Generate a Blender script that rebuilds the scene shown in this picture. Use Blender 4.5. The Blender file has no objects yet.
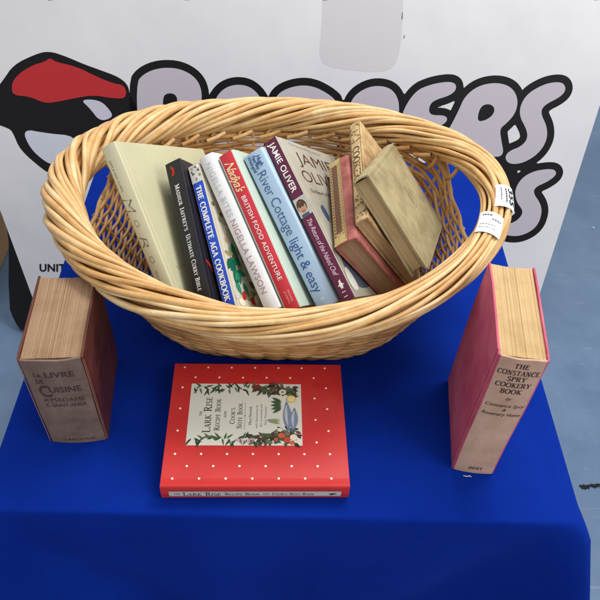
import bpy, math, random
import numpy as np
from mathutils import Vector, Matrix, Euler
PI = math.pi
random.seed(7)
rng = np.random.default_rng(7)
scn = bpy.context.scene
COL = scn.collection

# ------------------------------------------------------------------ helpers
def s2l(c):
    c = c / 255.0
    return c / 12.92 if c <= .04045 else ((c + .055) / 1.055) ** 2.4
def rgb(r, g, b): return (s2l(r), s2l(g), s2l(b), 1)

def tag(o, label=None, cat=None, group=None, kind=None):
    for k, v in (('label', label), ('category', cat), ('group', group), ('kind', kind)):
        if v: o[k] = v
    return o

def empty(name, loc=(0, 0, 0), rot=None, **kw):
    o = bpy.data.objects.new(name, None); COL.objects.link(o)
    o.empty_display_size = .02
    o.location = loc
    if rot is not None:
        v = Vector(rot)
        if v.length > 1e-9: o.matrix_world = Matrix.Translation(loc) @ Matrix.Rotation(v.length, 4, v.normalized())
    return tag(o, **kw)

class MB:
    def __init__(s): s.v = []; s.f = []; s.t = []; s.mi = []; s.c = []
    def add(s, verts, faces, tone=0., mi=0, col=None):
        n = len(s.v); s.v += [tuple(map(float, p)) for p in verts]
        s.t += [tone] * len(verts) if not hasattr(tone, '__len__') else list(tone)
        for f in faces:
            s.f.append(tuple(i + n for i in f)); s.mi.append(mi); s.c.append(col or (1, 1, 1, 1))
    def box(s, x0, y0, z0, x1, y1, z1, tone=0., mi=0):
        v = [(x0,y0,z0),(x1,y0,z0),(x1,y1,z0),(x0,y1,z0),(x0,y0,z1),(x1,y0,z1),(x1,y1,z1),(x0,y1,z1)]
        s.add(v, [(0,3,2,1),(4,5,6,7),(0,1,5,4),(1,2,6,5),(2,3,7,6),(3,0,4,7)], tone, mi)
    def tube(s, P, r, n=7, closed=False, tone=0., cap=True, mi=0, capmi=None):
        P = np.asarray(P, float); m = len(P)
        r = np.full(m, r) if np.isscalar(r) else np.asarray(r)
        T = (np.roll(P, -1, 0) - np.roll(P, 1, 0)) if closed else np.gradient(P, axis=0)
        T /= np.linalg.norm(T, axis=1)[:, None] + 1e-12
        up = np.array([0, 0, 1.]) if abs(T[0][2]) < .8 else np.array([1., 0, 0])
        A = np.zeros_like(P); a = np.cross(T[0], up); a /= np.linalg.norm(a)
        for i in range(m):
            a = a - T[i] * a.dot(T[i]); a /= np.linalg.norm(a); A[i] = a
        B = np.cross(T, A)
        if closed:      # spread the leftover twist over the loop
            e = A[-1] - T[0] * A[-1].dot(T[0]); w = math.atan2(e.dot(B[0]), e.dot(A[0]))
            for i in range(m):
                t = -w * i / m; A[i], B[i] = A[i]*math.cos(t) + B[i]*math.sin(t), -A[i]*math.sin(t) + B[i]*math.cos(t)
        ang = np.arange(n) * 2 * PI / n
        V = (P[:, None, :] + r[:, None, None] * (np.cos(ang)[None, :, None] * A[:, None, :] + np.sin(ang)[None, :, None] * B[:, None, :])).reshape(-1, 3)
        F = []
        for i in range(m if closed else m - 1):
            j = (i + 1) % m
            for k in range(n):
                l = (k + 1) % n; F.append((i*n+k, i*n+l, j*n+l, j*n+k))
        if cap and not closed:
            F.append(tuple(range(n))[::-1]); F.append(tuple((m-1)*n + k for k in range(n)))
        s.add(V, F, tone, mi)
        if capmi is not None and cap and not closed: s.mi[-2:] = [capmi, capmi]
    def build(s, name, mats, parent=None, smooth=False, colors=False):
        me = bpy.data.meshes.new(name); me.from_pydata(s.v, [], s.f)
        if not isinstance(mats, (list, tuple)): mats = [mats]
        for m in mats: me.materials.append(m)
        me.polygons.foreach_set('material_index', s.mi)
        a = me.attributes.new('tone', 'FLOAT', 'POINT'); a.data.foreach_set('value', s.t)
        if colors:
            c = me.attributes.new('ink', 'FLOAT_COLOR', 'FACE')
            c.data.foreach_set('color', np.array(s.c, float).ravel())
        if smooth: me.shade_smooth()
        me.update()
        o = bpy.data.objects.new(name, me); COL.objects.link(o)
        if parent: o.parent = parent
        return o

def bevel(o, w, seg=2):
    m = o.modifiers.new('bevel', 'BEVEL'); m.width = w; m.segments = seg; m.limit_method = 'ANGLE'; m.angle_limit = math.radians(35)
    return o

# ------------------------------------------------------------------ materials
def mat(name, base=(.5,.5,.5,1), rough=.5, spec=.4, build=None):
    m = bpy.data.materials.new(name); m.use_nodes = True
    nt = m.node_tree; b = nt.nodes['Principled BSDF']
    b.inputs['Base Color'].default_value = base; b.inputs['Roughness'].default_value = rough
    b.inputs['Specular IOR Level'].default_value = spec
    if build: build(nt, b)
    return m
def N(nt, t, **kw):
    n = nt.nodes.new(t)
    for k, v in kw.items():
        if k in n.inputs: n.inputs[k].default_value = v
        else: setattr(n, k, v)
    return n
def ramp(nt, fac, stops, interp='LINEAR'):
    r = nt.nodes.new('ShaderNodeValToRGB'); r.color_ramp.interpolation = interp
    e = r.color_ramp.elements
    e[0].position, e[0].color = stops[0]; e[1].position, e[1].color = stops[-1]
    for p, c in stops[1:-1]:
        x = e.new(p); x.color = c
    nt.links.new(fac, r.inputs[0]); return r
def coords(nt, scale=(1,1,1), out='Object'):
    tc = nt.nodes.new('ShaderNodeTexCoord'); mp = nt.nodes.new('ShaderNodeMapping')
    mp.inputs['Scale'].default_value = scale
    nt.links.new(tc.outputs[out], mp.inputs[0]); return mp.outputs[0]
def noise(nt, vec, scale, detail=4, rough=.6):
    n = N(nt, 'ShaderNodeTexNoise', Scale=scale, Detail=detail, Roughness=rough)
    nt.links.new(vec, n.inputs['Vector']); return n.outputs[0]
def bump(nt, b, h, strength=.3, dist=.001):
    n = N(nt, 'ShaderNodeBump', Strength=strength, Distance=dist)
    nt.links.new(h, n.inputs['Height']); nt.links.new(n.outputs[0], b.inputs['Normal'])
def mix(nt, fac, a, b_, blend='MIX'):
    n = nt.nodes.new('ShaderNodeMix'); n.data_type = 'RGBA'; n.blend_type = blend
    for sock, v in ((n.inputs[0], fac), (n.inputs[6], a), (n.inputs[7], b_)):
        if isinstance(v, (int, float, tuple)): sock.default_value = v
        else: nt.links.new(v, sock)
    return n.outputs[2]

def mottled(name, c1, c2, scale=20, rough=.5, spec=.35, fine=600, bs=.15, lo=.35, hi=.65, sc=(1,1,1), rv=0):
    def f(nt, b):
        v = coords(nt, sc); n = noise(nt, v, scale)
        r = ramp(nt, n, [(lo, c1), (hi, c2)]); nt.links.new(r.outputs[0], b.inputs['Base Color'])
        if bs: bump(nt, b, noise(nt, v, fine, 2), bs, .0004)
        if rv:
            q = ramp(nt, noise(nt, v, scale*.7), [(.3, (rough-rv,)*3+(1,)), (.7, (rough+rv,)*3+(1,))]); nt.links.new(q.outputs[0], b.inputs['Roughness'])
    return mat(name, c1, rough, spec, f)

def willow_mat():
    def f(nt, b):
        a = N(nt, 'ShaderNodeAttribute', attribute_name='tone')
        v = coords(nt); n = noise(nt, v, 38, 5, .65); n2 = noise(nt, v, 260, 3, .7)
        add = N(nt, 'ShaderNodeMath', operation='ADD'); nt.links.new(a.outputs['Fac'], add.inputs[0])
        sub = N(nt, 'ShaderNodeMath', operation='MULTIPLY_ADD'); nt.links.new(n, sub.inputs[0]); sub.inputs[1].default_value = .9; sub.inputs[2].default_value = -.45
        nt.links.new(sub.outputs[0], add.inputs[1])
        r = ramp(nt, add.outputs[0], [(0, rgb(138, 92, 44)), (.25, rgb(178, 130, 74)), (.55, rgb(204, 160, 102)), (.8, rgb(217, 181, 127)), (1, rgb(228, 200, 154))])
        sp = ramp(nt, n2, [(.28, rgb(150, 104, 60)), (.40, (1,1,1,1))])
        nt.links.new(mix(nt, .3, r.outputs[0], sp.outputs[0], 'MULTIPLY'), b.inputs['Base Color'])
        bump(nt, b, n2, .25, .0006)
    return mat('varnished_willow', rough=.42, spec=.4, build=f)
WILLOW = willow_mat()
WILLOW_END = mottled('willow_cut_end', rgb(120,84,48), rgb(74,48,26), 700, .6)

def pages_mat(name, c1, c2, c3, axis=0, sc=2600):
    def f(nt, b):
        q = [3, 3, 3]; q[axis] = sc
        n = noise(nt, coords(nt, tuple(q)), 1, 2, .5)
        q = [2, 2, 2]; q[axis] = 260
        n2 = noise(nt, coords(nt, tuple(q)), 1, 2, .5)
        n3 = noise(nt, coords(nt), 28, 5, .65)
        r = ramp(nt, n, [(.2, c1), (.5, c2), (.8, c3)])
        r2 = ramp(nt, n2, [(.32, (.84,.82,.78,1)), (.5, (1,1,1,1))]); r3 = ramp(nt, n3, [(.3, (.80,.76,.70,1)), (.55, (1,1,1,1))])
        m = mix(nt, .8, r.outputs[0], r2.outputs[0], 'MULTIPLY')
        nt.links.new(mix(nt, .8, m, r3.outputs[0], 'MULTIPLY'), b.inputs['Base Color'])
        bump(nt, b, n, .4, .0004)
    return mat(name, rough=.85, spec=.12, build=f)

PAGES_NEW = pages_mat('book_pages', rgb(205,200,184), rgb(226,222,208), rgb(238,235,224))
PAGES_OLD = pages_mat('aged_book_pages', rgb(142,118,86), rgb(182,157,118), rgb(203,180,140))
PAGES_TAN = pages_mat('tanned_book_pages', rgb(134,106,82), rgb(158,128,102), rgb(170,140,114))
PAGES_GOLD = pages_mat('golden_book_pages', rgb(176,144,98), rgb(196,166,122), rgb(208,182,140))

def ink_mat():
    def f(nt, b):
        a = N(nt, 'ShaderNodeAttribute', attribute_name='ink'); nt.links.new(a.outputs['Color'], b.inputs['Base Color'])
    return mat('printed_ink', rough=.45, spec=.22, build=f)
INK = ink_mat()

def plain(name, c, rough=.4, spec=.4, bs=0): 
    k = tuple(x*.9 for x in c[:3]) + (1,)
    return mottled(name, k, c, 25, rough, spec, 900, bs, .2, .6)

# ------------------------------------------------------------------ flat printed shapes
def sdf_poly(px, py, poly):
    d = np.full(px.shape, 1e9); inside = np.zeros(px.shape, bool)
    n = len(poly)
    for i in range(n):
        ax, ay = poly[i]; bx, by = poly[(i+1) % n]
        ex, ey = bx-ax, by-ay; wx, wy = px-ax, py-ay
        t = np.clip((wx*ex+wy*ey)/(ex*ex+ey*ey+1e-18), 0, 1)
        d = np.minimum(d, np.hypot(wx-ex*t, wy-ey*t))
        c = ((ay > py) != (by > py)) & (px < (bx-ax)*(py-ay)/(by-ay+1e-18)+ax)
        inside ^= c
    return np.where(inside, -d, d)
def smooth_poly(P, it=2):
    P = np.array(P, float)
    for _ in range(it):
        Q = np.roll(P, -1, 0); P = np.stack([.75*P+.25*Q, .25*P+.75*Q], 1).reshape(-1, 2)
    return P
def iso_mesh(fn, x0, x1, y0, y1, nx):
    """marching squares: vertices and polygons of the region fn < 0"""
    ny = max(4, int(nx*(y1-y0)/(x1-x0)))
    X = np.linspace(x0, x1, nx+1); Y = np.linspace(y0, y1, ny+1)
    D = fn(*np.meshgrid(X, Y, indexing='ij'))
    V = []; idx = {}; F = []
    def vert(k, p):
        if k not in idx: idx[k] = len(V); V.append(p)
        return idx[k]
    for i in range(nx):
        for j in range(ny):
            c = [(i,j),(i+1,j),(i+1,j+1),(i,j+1)]; d = [D[q] for q in c]
            if min(d) >= 0: continue
            poly = []
            for k in range(4):
                a, b = c[k], c[(k+1)%4]; da, db = d[k], d[(k+1)%4]
                if da < 0: poly.append(vert(a, (X[a[0]], Y[a[1]])))
                if (da < 0) != (db < 0):
                    t = da/(da-db); key = (min(a,b), max(a,b))
                    poly.append(vert(key, (X[a[0]]+(X[b[0]]-X[a[0]])*t, Y[a[1]]+(Y[b[1]]-Y[a[1]])*t)))
            if len(poly) > 2: F.append(tuple(poly))
    return V, F

class Print:
    """flat graphics; fn maps (x, y, height) to 3-D; every add sits a hair above the one before"""
    def __init__(s, fn, h0=.00015, dh=.0000025): s.fn = fn; s.h = h0; s.m = MB(); s.dh = dh
    def add(s, V, F, col, dh=None):
        dh = s.dh if dh is None else dh
        s.m.add([s.fn(x, y, s.h) for x, y in V], F, col=col); s.h += dh
    def poly(s, P, col): s.add([tuple(p) for p in P], [tuple(range(len(P)))], col)
    def ell(s, cx, cy, rx, ry, a, col, n=14):
        ca, sa = math.cos(a), math.sin(a)
        s.poly([(cx+rx*math.cos(t)*ca-ry*math.sin(t)*sa, cy+rx*math.cos(t)*sa+ry*math.sin(t)*ca) for t in [2*PI*k/n for k in range(n)]], col)
    def leaf(s, x, y, l, w, a, col):
        ca, sa = math.cos(a), math.sin(a)
        s.poly([(x+u*l*ca-v*w*sa, y+u*l*sa+v*w*ca) for u, v in ((0,0),(.3,-.5),(.65,-.4),(1,0),(.65,.4),(.3,.5))], col)
    def rect(s, x0, y0, x1, y1, col, n=8):
        V = [(x0+(x1-x0)*i/n, y0+(y1-y0)*j/n) for i in range(n+1) for j in range(n+1)]
        s.add(V, [(i*(n+1)+j, (i+1)*(n+1)+j, (i+1)*(n+1)+j+1, i*(n+1)+j+1) for i in range(n) for j in range(n)], col)
    def line(s, P, w, col):
        P = np.array(P, float); T = np.gradient(P, axis=0); T /= np.linalg.norm(T, axis=1)[:, None]+1e-12
        Nn = np.stack([-T[:,1], T[:,0]], 1)*w/2; V = np.concatenate([P+Nn, P-Nn]); n = len(P)
        s.add([tuple(p) for p in V], [(n+i, n+i+1, i+1, i) for i in range(n-1)], col)
    def build(s, name, parent): return s.m.build(name, INK, parent, colors=True)

# text in the built-in sans face
def sans2d(txt, bold=0., shear=0., space=1.):
    cu = bpy.data.curves.new('lettering', 'FONT'); cu.body = txt; cu.offset = bold; cu.shear = shear
    cu.space_character = space; cu.resolution_u = 3; cu.fill_mode = 'BOTH'
    o = bpy.data.objects.new('lettering', cu); COL.objects.link(o)
    dg = bpy.context.evaluated_depsgraph_get(); dg.update()
    me = bpy.data.meshes.new_from_object(o.evaluated_get(dg))
    V = [(v.co.x, v.co.y) for v in me.vertices]; F = [tuple(p.vertices) for p in me.polygons]
    bpy.data.objects.remove(o); bpy.data.meshes.remove(me); bpy.data.curves.remove(cu)
    return V, F
# serif capitals drawn as pen strokes
def arc(cx, cy, rx, ry, a0, a1, n=12): return [(cx+rx*math.cos(math.radians(a0+(a1-a0)*k/n)), cy+ry*math.sin(math.radians(a0+(a1-a0)*k/n))) for k in range(n+1)]
SER = {  # width, strokes (mode, points), serif feet
 'A': (.82, [('t',[(.1,0),(.41,1)]),('k',[(.41,1),(.72,0)]),('t',[(.2,.34),(.62,.34)])], [(.1,0),(.72,0)]),
 'B': (.72, [('k',[(.18,0),(.18,1)]),('m',[(.18,.98),(.4,.98)]+arc(.4,.76,.17,.22,90,-90)+[(.18,.53)]),('m',[(.3,.51)]+arc(.42,.27,.2,.25,90,-90)+[(.18,.02)])], [(.1,0),(.1,1)]),
 'C': (.8, [('m',arc(.45,.5,.35,.5,40,320,18)),('t',[(.72,.98),(.72,.72)])], []),
 'D': (.82, [('k',[(.18,0),(.18,1)]),('m',[(.18,.98),(.36,.98)]+arc(.36,.5,.34,.48,90,-90)+[(.18,.02)])], [(.1,0),(.1,1)]),
 'E': (.66, [('k',[(.16,0),(.16,1)]),('t',[(.1,.975),(.58,.975)]),('t',[(.16,.52),(.46,.52)]),('t',[(.1,.025),(.6,.025)]),('t',[(.58,.98),(.58,.8)]),('t',[(.6,.02),(.6,.22)]),('t',[(.46,.42),(.46,.62)])], []),
 'F': (.62, [('k',[(.16,0),(.16,1)]),('t',[(.1,.975),(.58,.975)]),('t',[(.16,.52),(.46,.52)]),('t',[(.58,.98),(.58,.8)])], [(.16,0)]),
 'G': (.84, [('m',arc(.45,.5,.35,.5,40,350,18)),('k',[(.72,.02),(.72,.42)]),('t',[(.55,.42),(.84,.42)])], []),
 'H': (.86, [('k',[(.18,0),(.18,1)]),('k',[(.68,0),(.68,1)]),('t',[(.18,.52),(.68,.52)])], [(.18,0),(.18,1),(.68,0),(.68,1)]),
 'I': (.38, [('k',[(.19,0),(.19,1)])], [(.19,0),(.19,1)]),
 'J': (.48, [('k',[(.3,1),(.3,.2)]),('m',arc(.16,.2,.14,.2,0,-120,8))], [(.3,1)]),
 'K': (.82, [('k',[(.18,0),(.18,1)]),('t',[(.2,.42),(.64,1)]),('k',[(.34,.56),(.7,0)])], [(.18,0),(.18,1),(.66,1),(.7,0)]),
 'L': (.64, [('k',[(.18,0),(.18,1)]),('t',[(.1,.025),(.58,.025)]),('t',[(.58,.02),(.58,.24)])], [(.18,1)]),
 'M': (1.0, [('t',[(.15,0),(.15,1)]),('k',[(.15,1),(.5,.05)]),('t',[(.5,.05),(.84,1)]),('k',[(.84,1),(.84,0)])], [(.15,0),(.84,0),(.1,1),(.9,1)]),
 'N': (.86, [('t',[(.16,0),(.16,1)]),('k',[(.16,1),(.7,0)]),('t',[(.7,0),(.7,1)])], [(.16,0),(.12,1),(.7,1)]),
 'O': (.88, [('m',arc(.44,.5,.36,.5,0,360,24))], []),
 'P': (.68, [('k',[(.18,0),(.18,1)]),('m',[(.18,.98),(.38,.98)]+arc(.38,.74,.2,.24,90,-90)+[(.18,.5)])], [(.18,0),(.1,1)]),
 'R': (.8, [('k',[(.18,0),(.18,1)]),('m',[(.18,.98),(.38,.98)]+arc(.38,.75,.2,.23,90,-90)+[(.18,.52)]),('k',[(.38,.5),(.7,0)])], [(.18,0),(.1,1),(.72,0)]),
 'S': (.62, [('m',arc(.32,.75,.2,.24,40,250,12)+arc(.32,.26,.22,.26,75,-145,12)),('t',[(.5,.98),(.5,.78)]),('t',[(.1,.02),(.1,.22)])], []),
 'T': (.76, [('k',[(.38,0),(.38,1)]),('t',[(.06,.975),(.7,.975)]),('t',[(.06,.98),(.06,.78)]),('t',[(.7,.98),(.7,.78)])], [(.38,0)]),
 'U': (.84, [('k',[(.18,1),(.18,.3)]),('m',arc(.43,.3,.25,.3,180,360,12)),('t',[(.68,.3),(.68,1)])], [(.18,1),(.68,1)]),
 'V': (.82, [('k',[(.1,1),(.41,0)]),('t',[(.41,0),(.72,1)])], [(.1,1),(.72,1)]),
 'Y': (.8, [('k',[(.1,1),(.4,.45)]),('t',[(.4,.45),(.7,1)]),('k',[(.4,.48),(.4,0)])], [(.1,1),(.7,1),(.4,0)]),
 "'": (.25, [('k',[(.12,1),(.12,.75)])], []), ' ': (.4, [], []), '&': (.85, [('m',arc(.36,.78,.16,.2,0,360,14)),('m',arc(.36,.26,.26,.26,60,380,16)),('k',[(.3,.62),(.78,0)])], []),
}
def serif2d(txt, thick=.16, thin=.07, small=.0):
    """-> list of separate flat pieces (V, F): neighbours overlap, so each gets its own height"""
    out = []; x = 0
    first = True
    for ch in txt:
        sc = 1.0
        if small and not first and ch != ' ': sc = small
        first = (ch == ' ')
        w, st, feet = SER[ch.upper()]
        for mode, P in st:
            P = np.array(P, float); T = np.gradient(P, axis=0) if len(P) > 2 else np.repeat(P[1:]-P[:1], 2, 0)
            T = T/(np.linalg.norm(T, axis=1)[:, None]+1e-9)
            wd = {'t': np.full(len(P), thin), 'k': np.full(len(P), thick), 'm': thin+(thick*1.05-thin)*np.abs(T[:,1])**1.5}[mode]
            Nn = np.stack([-T[:,1], T[:,0]], 1)*wd[:, None]/2
            V = np.concatenate([P+Nn, P-Nn])*sc + np.array([x, 0]); n = len(P)
            out.append(([tuple(p) for p in V], [(n+i, n+i+1, i+1, i) for i in range(n-1)]))
        for fx, fy in feet:
            y0 = 0 if fy == 0 else 1-thin; h = .17
            V = [(x+(fx-h)*sc, y0*sc), (x+(fx+h)*sc, y0*sc), (x+(fx+h)*sc, (y0+thin)*sc), (x+(fx-h)*sc, (y0+thin)*sc)]
            out.append((V, [(0,1,2,3)]))
        x += w*sc+.06
    return out, x

def lettering(fn, items, name, parent, h0=.0002):
    """items: (text, style, p0, p1, cap height, colour); written from p0 to p1, p0/p1 on the middle line"""
    for txt, style, p0, p1, ch, col in items:
        pr = Print(fn, h0)
        p0 = np.array(p0, float); p1 = np.array(p1, float); L = np.linalg.norm(p1-p0); u = (p1-p0)/L; v = np.array([-u[1], u[0]])
        if style[0] == 'serif':
            pcs, W = serif2d(txt, *style[1:]); H = 1.0
            top = pr.h
            for k, (V, F) in enumerate(pcs):
                pr.h = top + (k % 9)*.000006
                pr.add([tuple(p0+u*(a/W*L)+v*((b/H-.5)*ch)) for a, b in V], F, col, 0)
            pr.h = top+.00006
        else:
            V, F = sans2d(txt, *style[1:]); xs = [a for a, b in V]; a0, a1 = min(xs), max(xs); H = .7
            pr.add([tuple(p0+u*((a-a0)/(a1-a0)*L)+v*((b/H-.5)*ch)) for a, b in V], F, col)
        pr.build(name, parent)
SANS = ('sans', 0., 0., 1.); BOLD = ('sans', .022, 0., 1.); LIGHT = ('sans', -.006, 0., 1.05); SCRIPT = ('sans', -.004, .45, .9)
WHITE = rgb(240,238,232)

# ------------------------------------------------------------------ camera
R = Matrix(((0.9989673321440435, -0.03366483317115459, -0.03051144566503301),
            (0.003954883081864342, 0.7334339316004527, -0.6797492382319463),
            (0.045261774256216636, 0.6789266138432495, 0.7328096784339836)))
cam = bpy.data.cameras.new('camera'); co = bpy.data.objects.new('camera', cam); COL.objects.link(co)
co.matrix_world = Matrix.Translation((0, 0, .75)) @ R.to_4x4()
cam.sensor_width = 36; cam.lens = 680/600*36; cam.clip_start = .02; cam.clip_end = 50
scn.camera = co

# ------------------------------------------------------------------ floor
def floor_build(nt, b):
    v = coords(nt); n = noise(nt, v, 1.6, 6, .6); n2 = noise(nt, v, 14, 6, .7); n3 = noise(nt, coords(nt, (3, 26, 3)), 4, 5, .75)
    r = ramp(nt, n, [(.3, rgb(84,108,138)), (.7, rgb(112,136,164))])
    r2 = ramp(nt, n2, [(.3, (.84,.86,.88,1)), (.6, (1,1,1,1))])
    m = mix(nt, .8, r.outputs[0], r2.outputs[0], 'MULTIPLY')
    r3 = ramp(nt, n3, [(.60, (0,0,0,1)), (.72, (1,1,1,1))])
    sc = N(nt, 'ShaderNodeMath', operation='MULTIPLY'); nt.links.new(r3.outputs[0], sc.inputs[0]); sc.inputs[1].default_value = .22
    m = mix(nt, sc.outputs[0], m, rgb(176,194,214))
    # specks of the vinyl chip
    vo = N(nt, 'ShaderNodeTexVoronoi', Scale=42.); nt.links.new(v, vo.inputs['Vector'])
    sp = ramp(nt, vo.outputs['Distance'], [(.05, (1,1,1,1)), (.09, (0,0,0,1))])
    k = N(nt, 'ShaderNodeMath', operation='MULTIPLY'); nt.links.new(sp.outputs[0], k.inputs[0]); k.inputs[1].default_value = .2
    m = mix(nt, k.outputs[0], m, rgb(70,92,124))
    nt.links.new(m, b.inputs['Base Color'])
    q = ramp(nt, n2, [(.3, (.34,)*3+(1,)), (.7, (.55,)*3+(1,))]); nt.links.new(q.outputs[0], b.inputs['Roughness'])
    bump(nt, b, n2, .15, .001)
FLOOR = mat('blue_vinyl_floor', rough=.45, spec=.4, build=floor_build)
FZ = -.72
m = MB(); m.add([(-6,-4,FZ),(6,-4,FZ),(6,9,FZ),(-6,9,FZ)], [(0,1,2,3)])
floor = m.build('floor', FLOOR); tag(floor, kind='structure')
SCUFF = plain('black_scuff', rgb(36,36,40), .8, .1)
m = MB()
def blob(m, cx, cy, rx, ry, z, seed, n=26, rot=0.):
    r = random.Random(seed); V = [(cx, cy, z)]
    for k in range(n):
        t = 2*PI*k/n; q = 1+r.uniform(-.38, .38); a, b = rx*q*math.cos(t), ry*q*math.sin(t)
        V.append((cx+a*math.cos(rot)-b*math.sin(rot), cy+a*math.sin(rot)+b*math.cos(rot), z))
    m.add(V, [(0, 1+k, 1+(k+1) % n) for k in range(n)])
blob(m, .748, .783, .0125, .006, FZ+.002, 3); blob(m, .772, .786, .016, .0045, FZ+.0023, 5, rot=.1); blob(m, .80, .783, .016, .007, FZ+.0026, 8)
m.build('scuff_mark', SCUFF, floor)
m = MB()
for k, (x, y) in enumerate([(1.05,1.74)]): blob(m, x, y, .0035, .003, FZ+.002+k*.0001, 20+k, 10)
m.build('paint_speck', plain('white_speck', rgb(210,215,222)), floor)

# ------------------------------------------------------------------ table and cloth
TX0, TX1, TY0, TY1 = -.336, .367, .352, 1.06
tb = empty('trestle_table', ((TX0+TX1)/2, (TY0+TY1)/2, FZ), label='small table hidden beneath the blue cloth', cat='table')
GREY = plain('grey_tabletop', rgb(150,150,150)); DARKM = plain('dark_metal', rgb(50,50,54), .4)
m = MB(); m.box(TX0+.006-tb.location.x, TY0+.008-tb.location.y, .69, TX1-.006-tb.location.x, TY1-.008-tb.location.y, .7155); bevel(m.build('tabletop', GREY, tb), .003)
for sx in (-1, 1):
    for sy in (-1, 1):
        m = MB(); m.tube([(sx*.29, sy*.29, 0), (sx*.29, sy*.29, .69)], .014, 12); m.build('leg', DARKM, tb, smooth=False)

def cloth_build(nt, b):
    v = coords(nt); n = noise(nt, v, 5, 4)
    r = ramp(nt, n, [(.3, rgb(5,37,132)), (.7, rgb(9,45,146))])
    nt.links.new(r.outputs[0], b.inputs['Base Color'])
    w1 = N(nt, 'ShaderNodeTexWave', Scale=330., Distortion=1.5); w1.bands_direction = 'X'; nt.links.new(v, w1.inputs['Vector'])
    w2 = N(nt, 'ShaderNodeTexWave', Scale=330., Distortion=1.5); w2.bands_direction = 'Y'; nt.links.new(v, w2.inputs['Vector'])
    a = N(nt, 'ShaderNodeMath', operation='ADD'); nt.links.new(w1.outputs['Fac'], a.inputs[0]); nt.links.new(w2.outputs['Fac'], a.inputs[1])
    cr = noise(nt, coords(nt, (1, 1.6, 1)), 9, 3, .5)
    h = N(nt, 'ShaderNodeMath', operation='MULTIPLY_ADD'); nt.links.new(cr, h.inputs[0]); h.inputs[1].default_value = 14.; nt.links.new(a.outputs[0], h.inputs[2])
    bump(nt, b, h.outputs[0], .4, .0005)
    b.inputs['Sheen Weight'].default_value = .02; b.inputs['Sheen Roughness'].default_value = .5
    b.inputs['Sheen Tint'].default_value = (.2,.35,1,1)
CLOTH = mat('royal_blue_cloth', rough=.9, spec=.05, build=cloth_build)
def cloth():
    m = MB(); nx, ny = 90, 90
    def top(x, y):
        ex = min(x-TX0, TX1-x); ey = min(y-TY0, TY1-y)
        z = -.0002+.0003*math.sin(9*x+2*y)*math.sin(7*y-3*x)
        return (x, y, z)
    rc = .012
    # perimeter with rounded corners
    per = []
    def seg(a, b, n): return [(a[0]+(b[0]-a[0])*k/n, a[1]+(b[1]-a[1])*k/n) for k in range(n)]
    cs = [(TX0+rc, TY0+rc, 180), (TX1-rc, TY0+rc, 270), (TX1-rc, TY1-rc, 0), (TX0+rc, TY1-rc, 90)]
    pts = []; nor = []
    for i, (cx, cy, a0) in enumerate(cs):
        for k in range(9):
            a = math.radians(a0+90*k/8); pts.append((cx+rc*math.cos(a), cy+rc*math.sin(a))); nor.append((math.cos(a), math.sin(a)))
        nx_, ny_, b0 = cs[(i+1) % 4]; a = math.radians(a0+90)
        p0 = pts[-1]; p1 = (nx_+rc*math.cos(a), ny_+rc*math.sin(a))
        for k in range(1, 90):
            pts.append((p0[0]+(p1[0]-p0[0])*k/90, p0[1]+(p1[1]-p0[1])*k/90)); nor.append((math.cos(a), math.sin(a)))
    n = len(pts); corners = [(TX0, TY0), (TX1, TY0), (TX1, TY1), (TX0, TY1)]
    rings = []
    prof = [(-.004, 0), (-.0015, -.0007), (.0008, -.003), (.002, -.007)] + [(.003, -h) for h in (.015,.03,.05,.075,.1,.13,.16,.2,.25,.3,.36,.43,.5,.57,.64)]
    for off, z in prof:
        ring = []
        for i, ((x, y), (a, b)) in enumerate(zip(pts, nor)):
            h = -z; o = off; dx = dy = 0
            s = i/n*2*PI
            if h > .004:
                g = min(1, h/.25)
                o += .006*g*math.sin(s*9+1.1)*math.sin(s*4)+.004*g*math.sin(s*21)
                for (cx, cy) in corners:
                    d = math.hypot(x-cx, y-cy)
                    fl = math.exp(-(d/(.03+.22*h))**2)
                    amp = .40*h+.012*min(1, h/.03); amp = min(amp, .075+.03*h)
                    ux, uy = (1 if cx > 0 else -1), (-1 if cy < .6 else 1)
                    dx += fl*amp*.72*ux; dy += fl*amp*.55*uy
                    d2 = abs(d-(.02+.42*h)); o -= .10*min(h,.25)*math.exp(-(d2/(.02+.10*h))**2)   # hollow beside the cone
            ring.append((x+a*o+dx, y+b*o+dy, max(z, FZ+.08)))
        rings.append(ring)
    V = [p for r in rings for p in r]; F = []
    for r in range(len(rings)-1):
        for i in range(n):
            j = (i+1) % n; F.append((r*n+i, r*n+n+i, r*n+n+j, r*n+j))
    # top surface: one polygon fan of rings shrinking to the middle
    base = len(V); K = 24; cx, cy = (TX0+TX1)/2, (TY0+TY1)/2
    prev = list(range(n))
    for k in range(1, K):
        f = 1-k/K; cur = []
        for (x, y, z) in rings[0]:
            X, Y = cx+(x-cx)*f, cy+(y-cy)*f; cur.append(len(V)); V.append((X, Y, .0004*math.sin(11*X+4*Y)*math.sin(9*Y-3*X)-.0004))
        for i in range(n):
            j = (i+1) % n; F.append((prev[i], prev[j], cur[j], cur[i]))
        prev = cur
    c = len(V); V.append((cx, cy, -.0004))
    for i in range(n): F.append((prev[i], prev[(i+1) % n], c))
    m.add(V, F); o = m.build('tablecloth', CLOTH, smooth=True)
    return tag(o, label='royal blue cloth covering the table under the basket and books', cat='tablecloth')
cloth()
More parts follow.
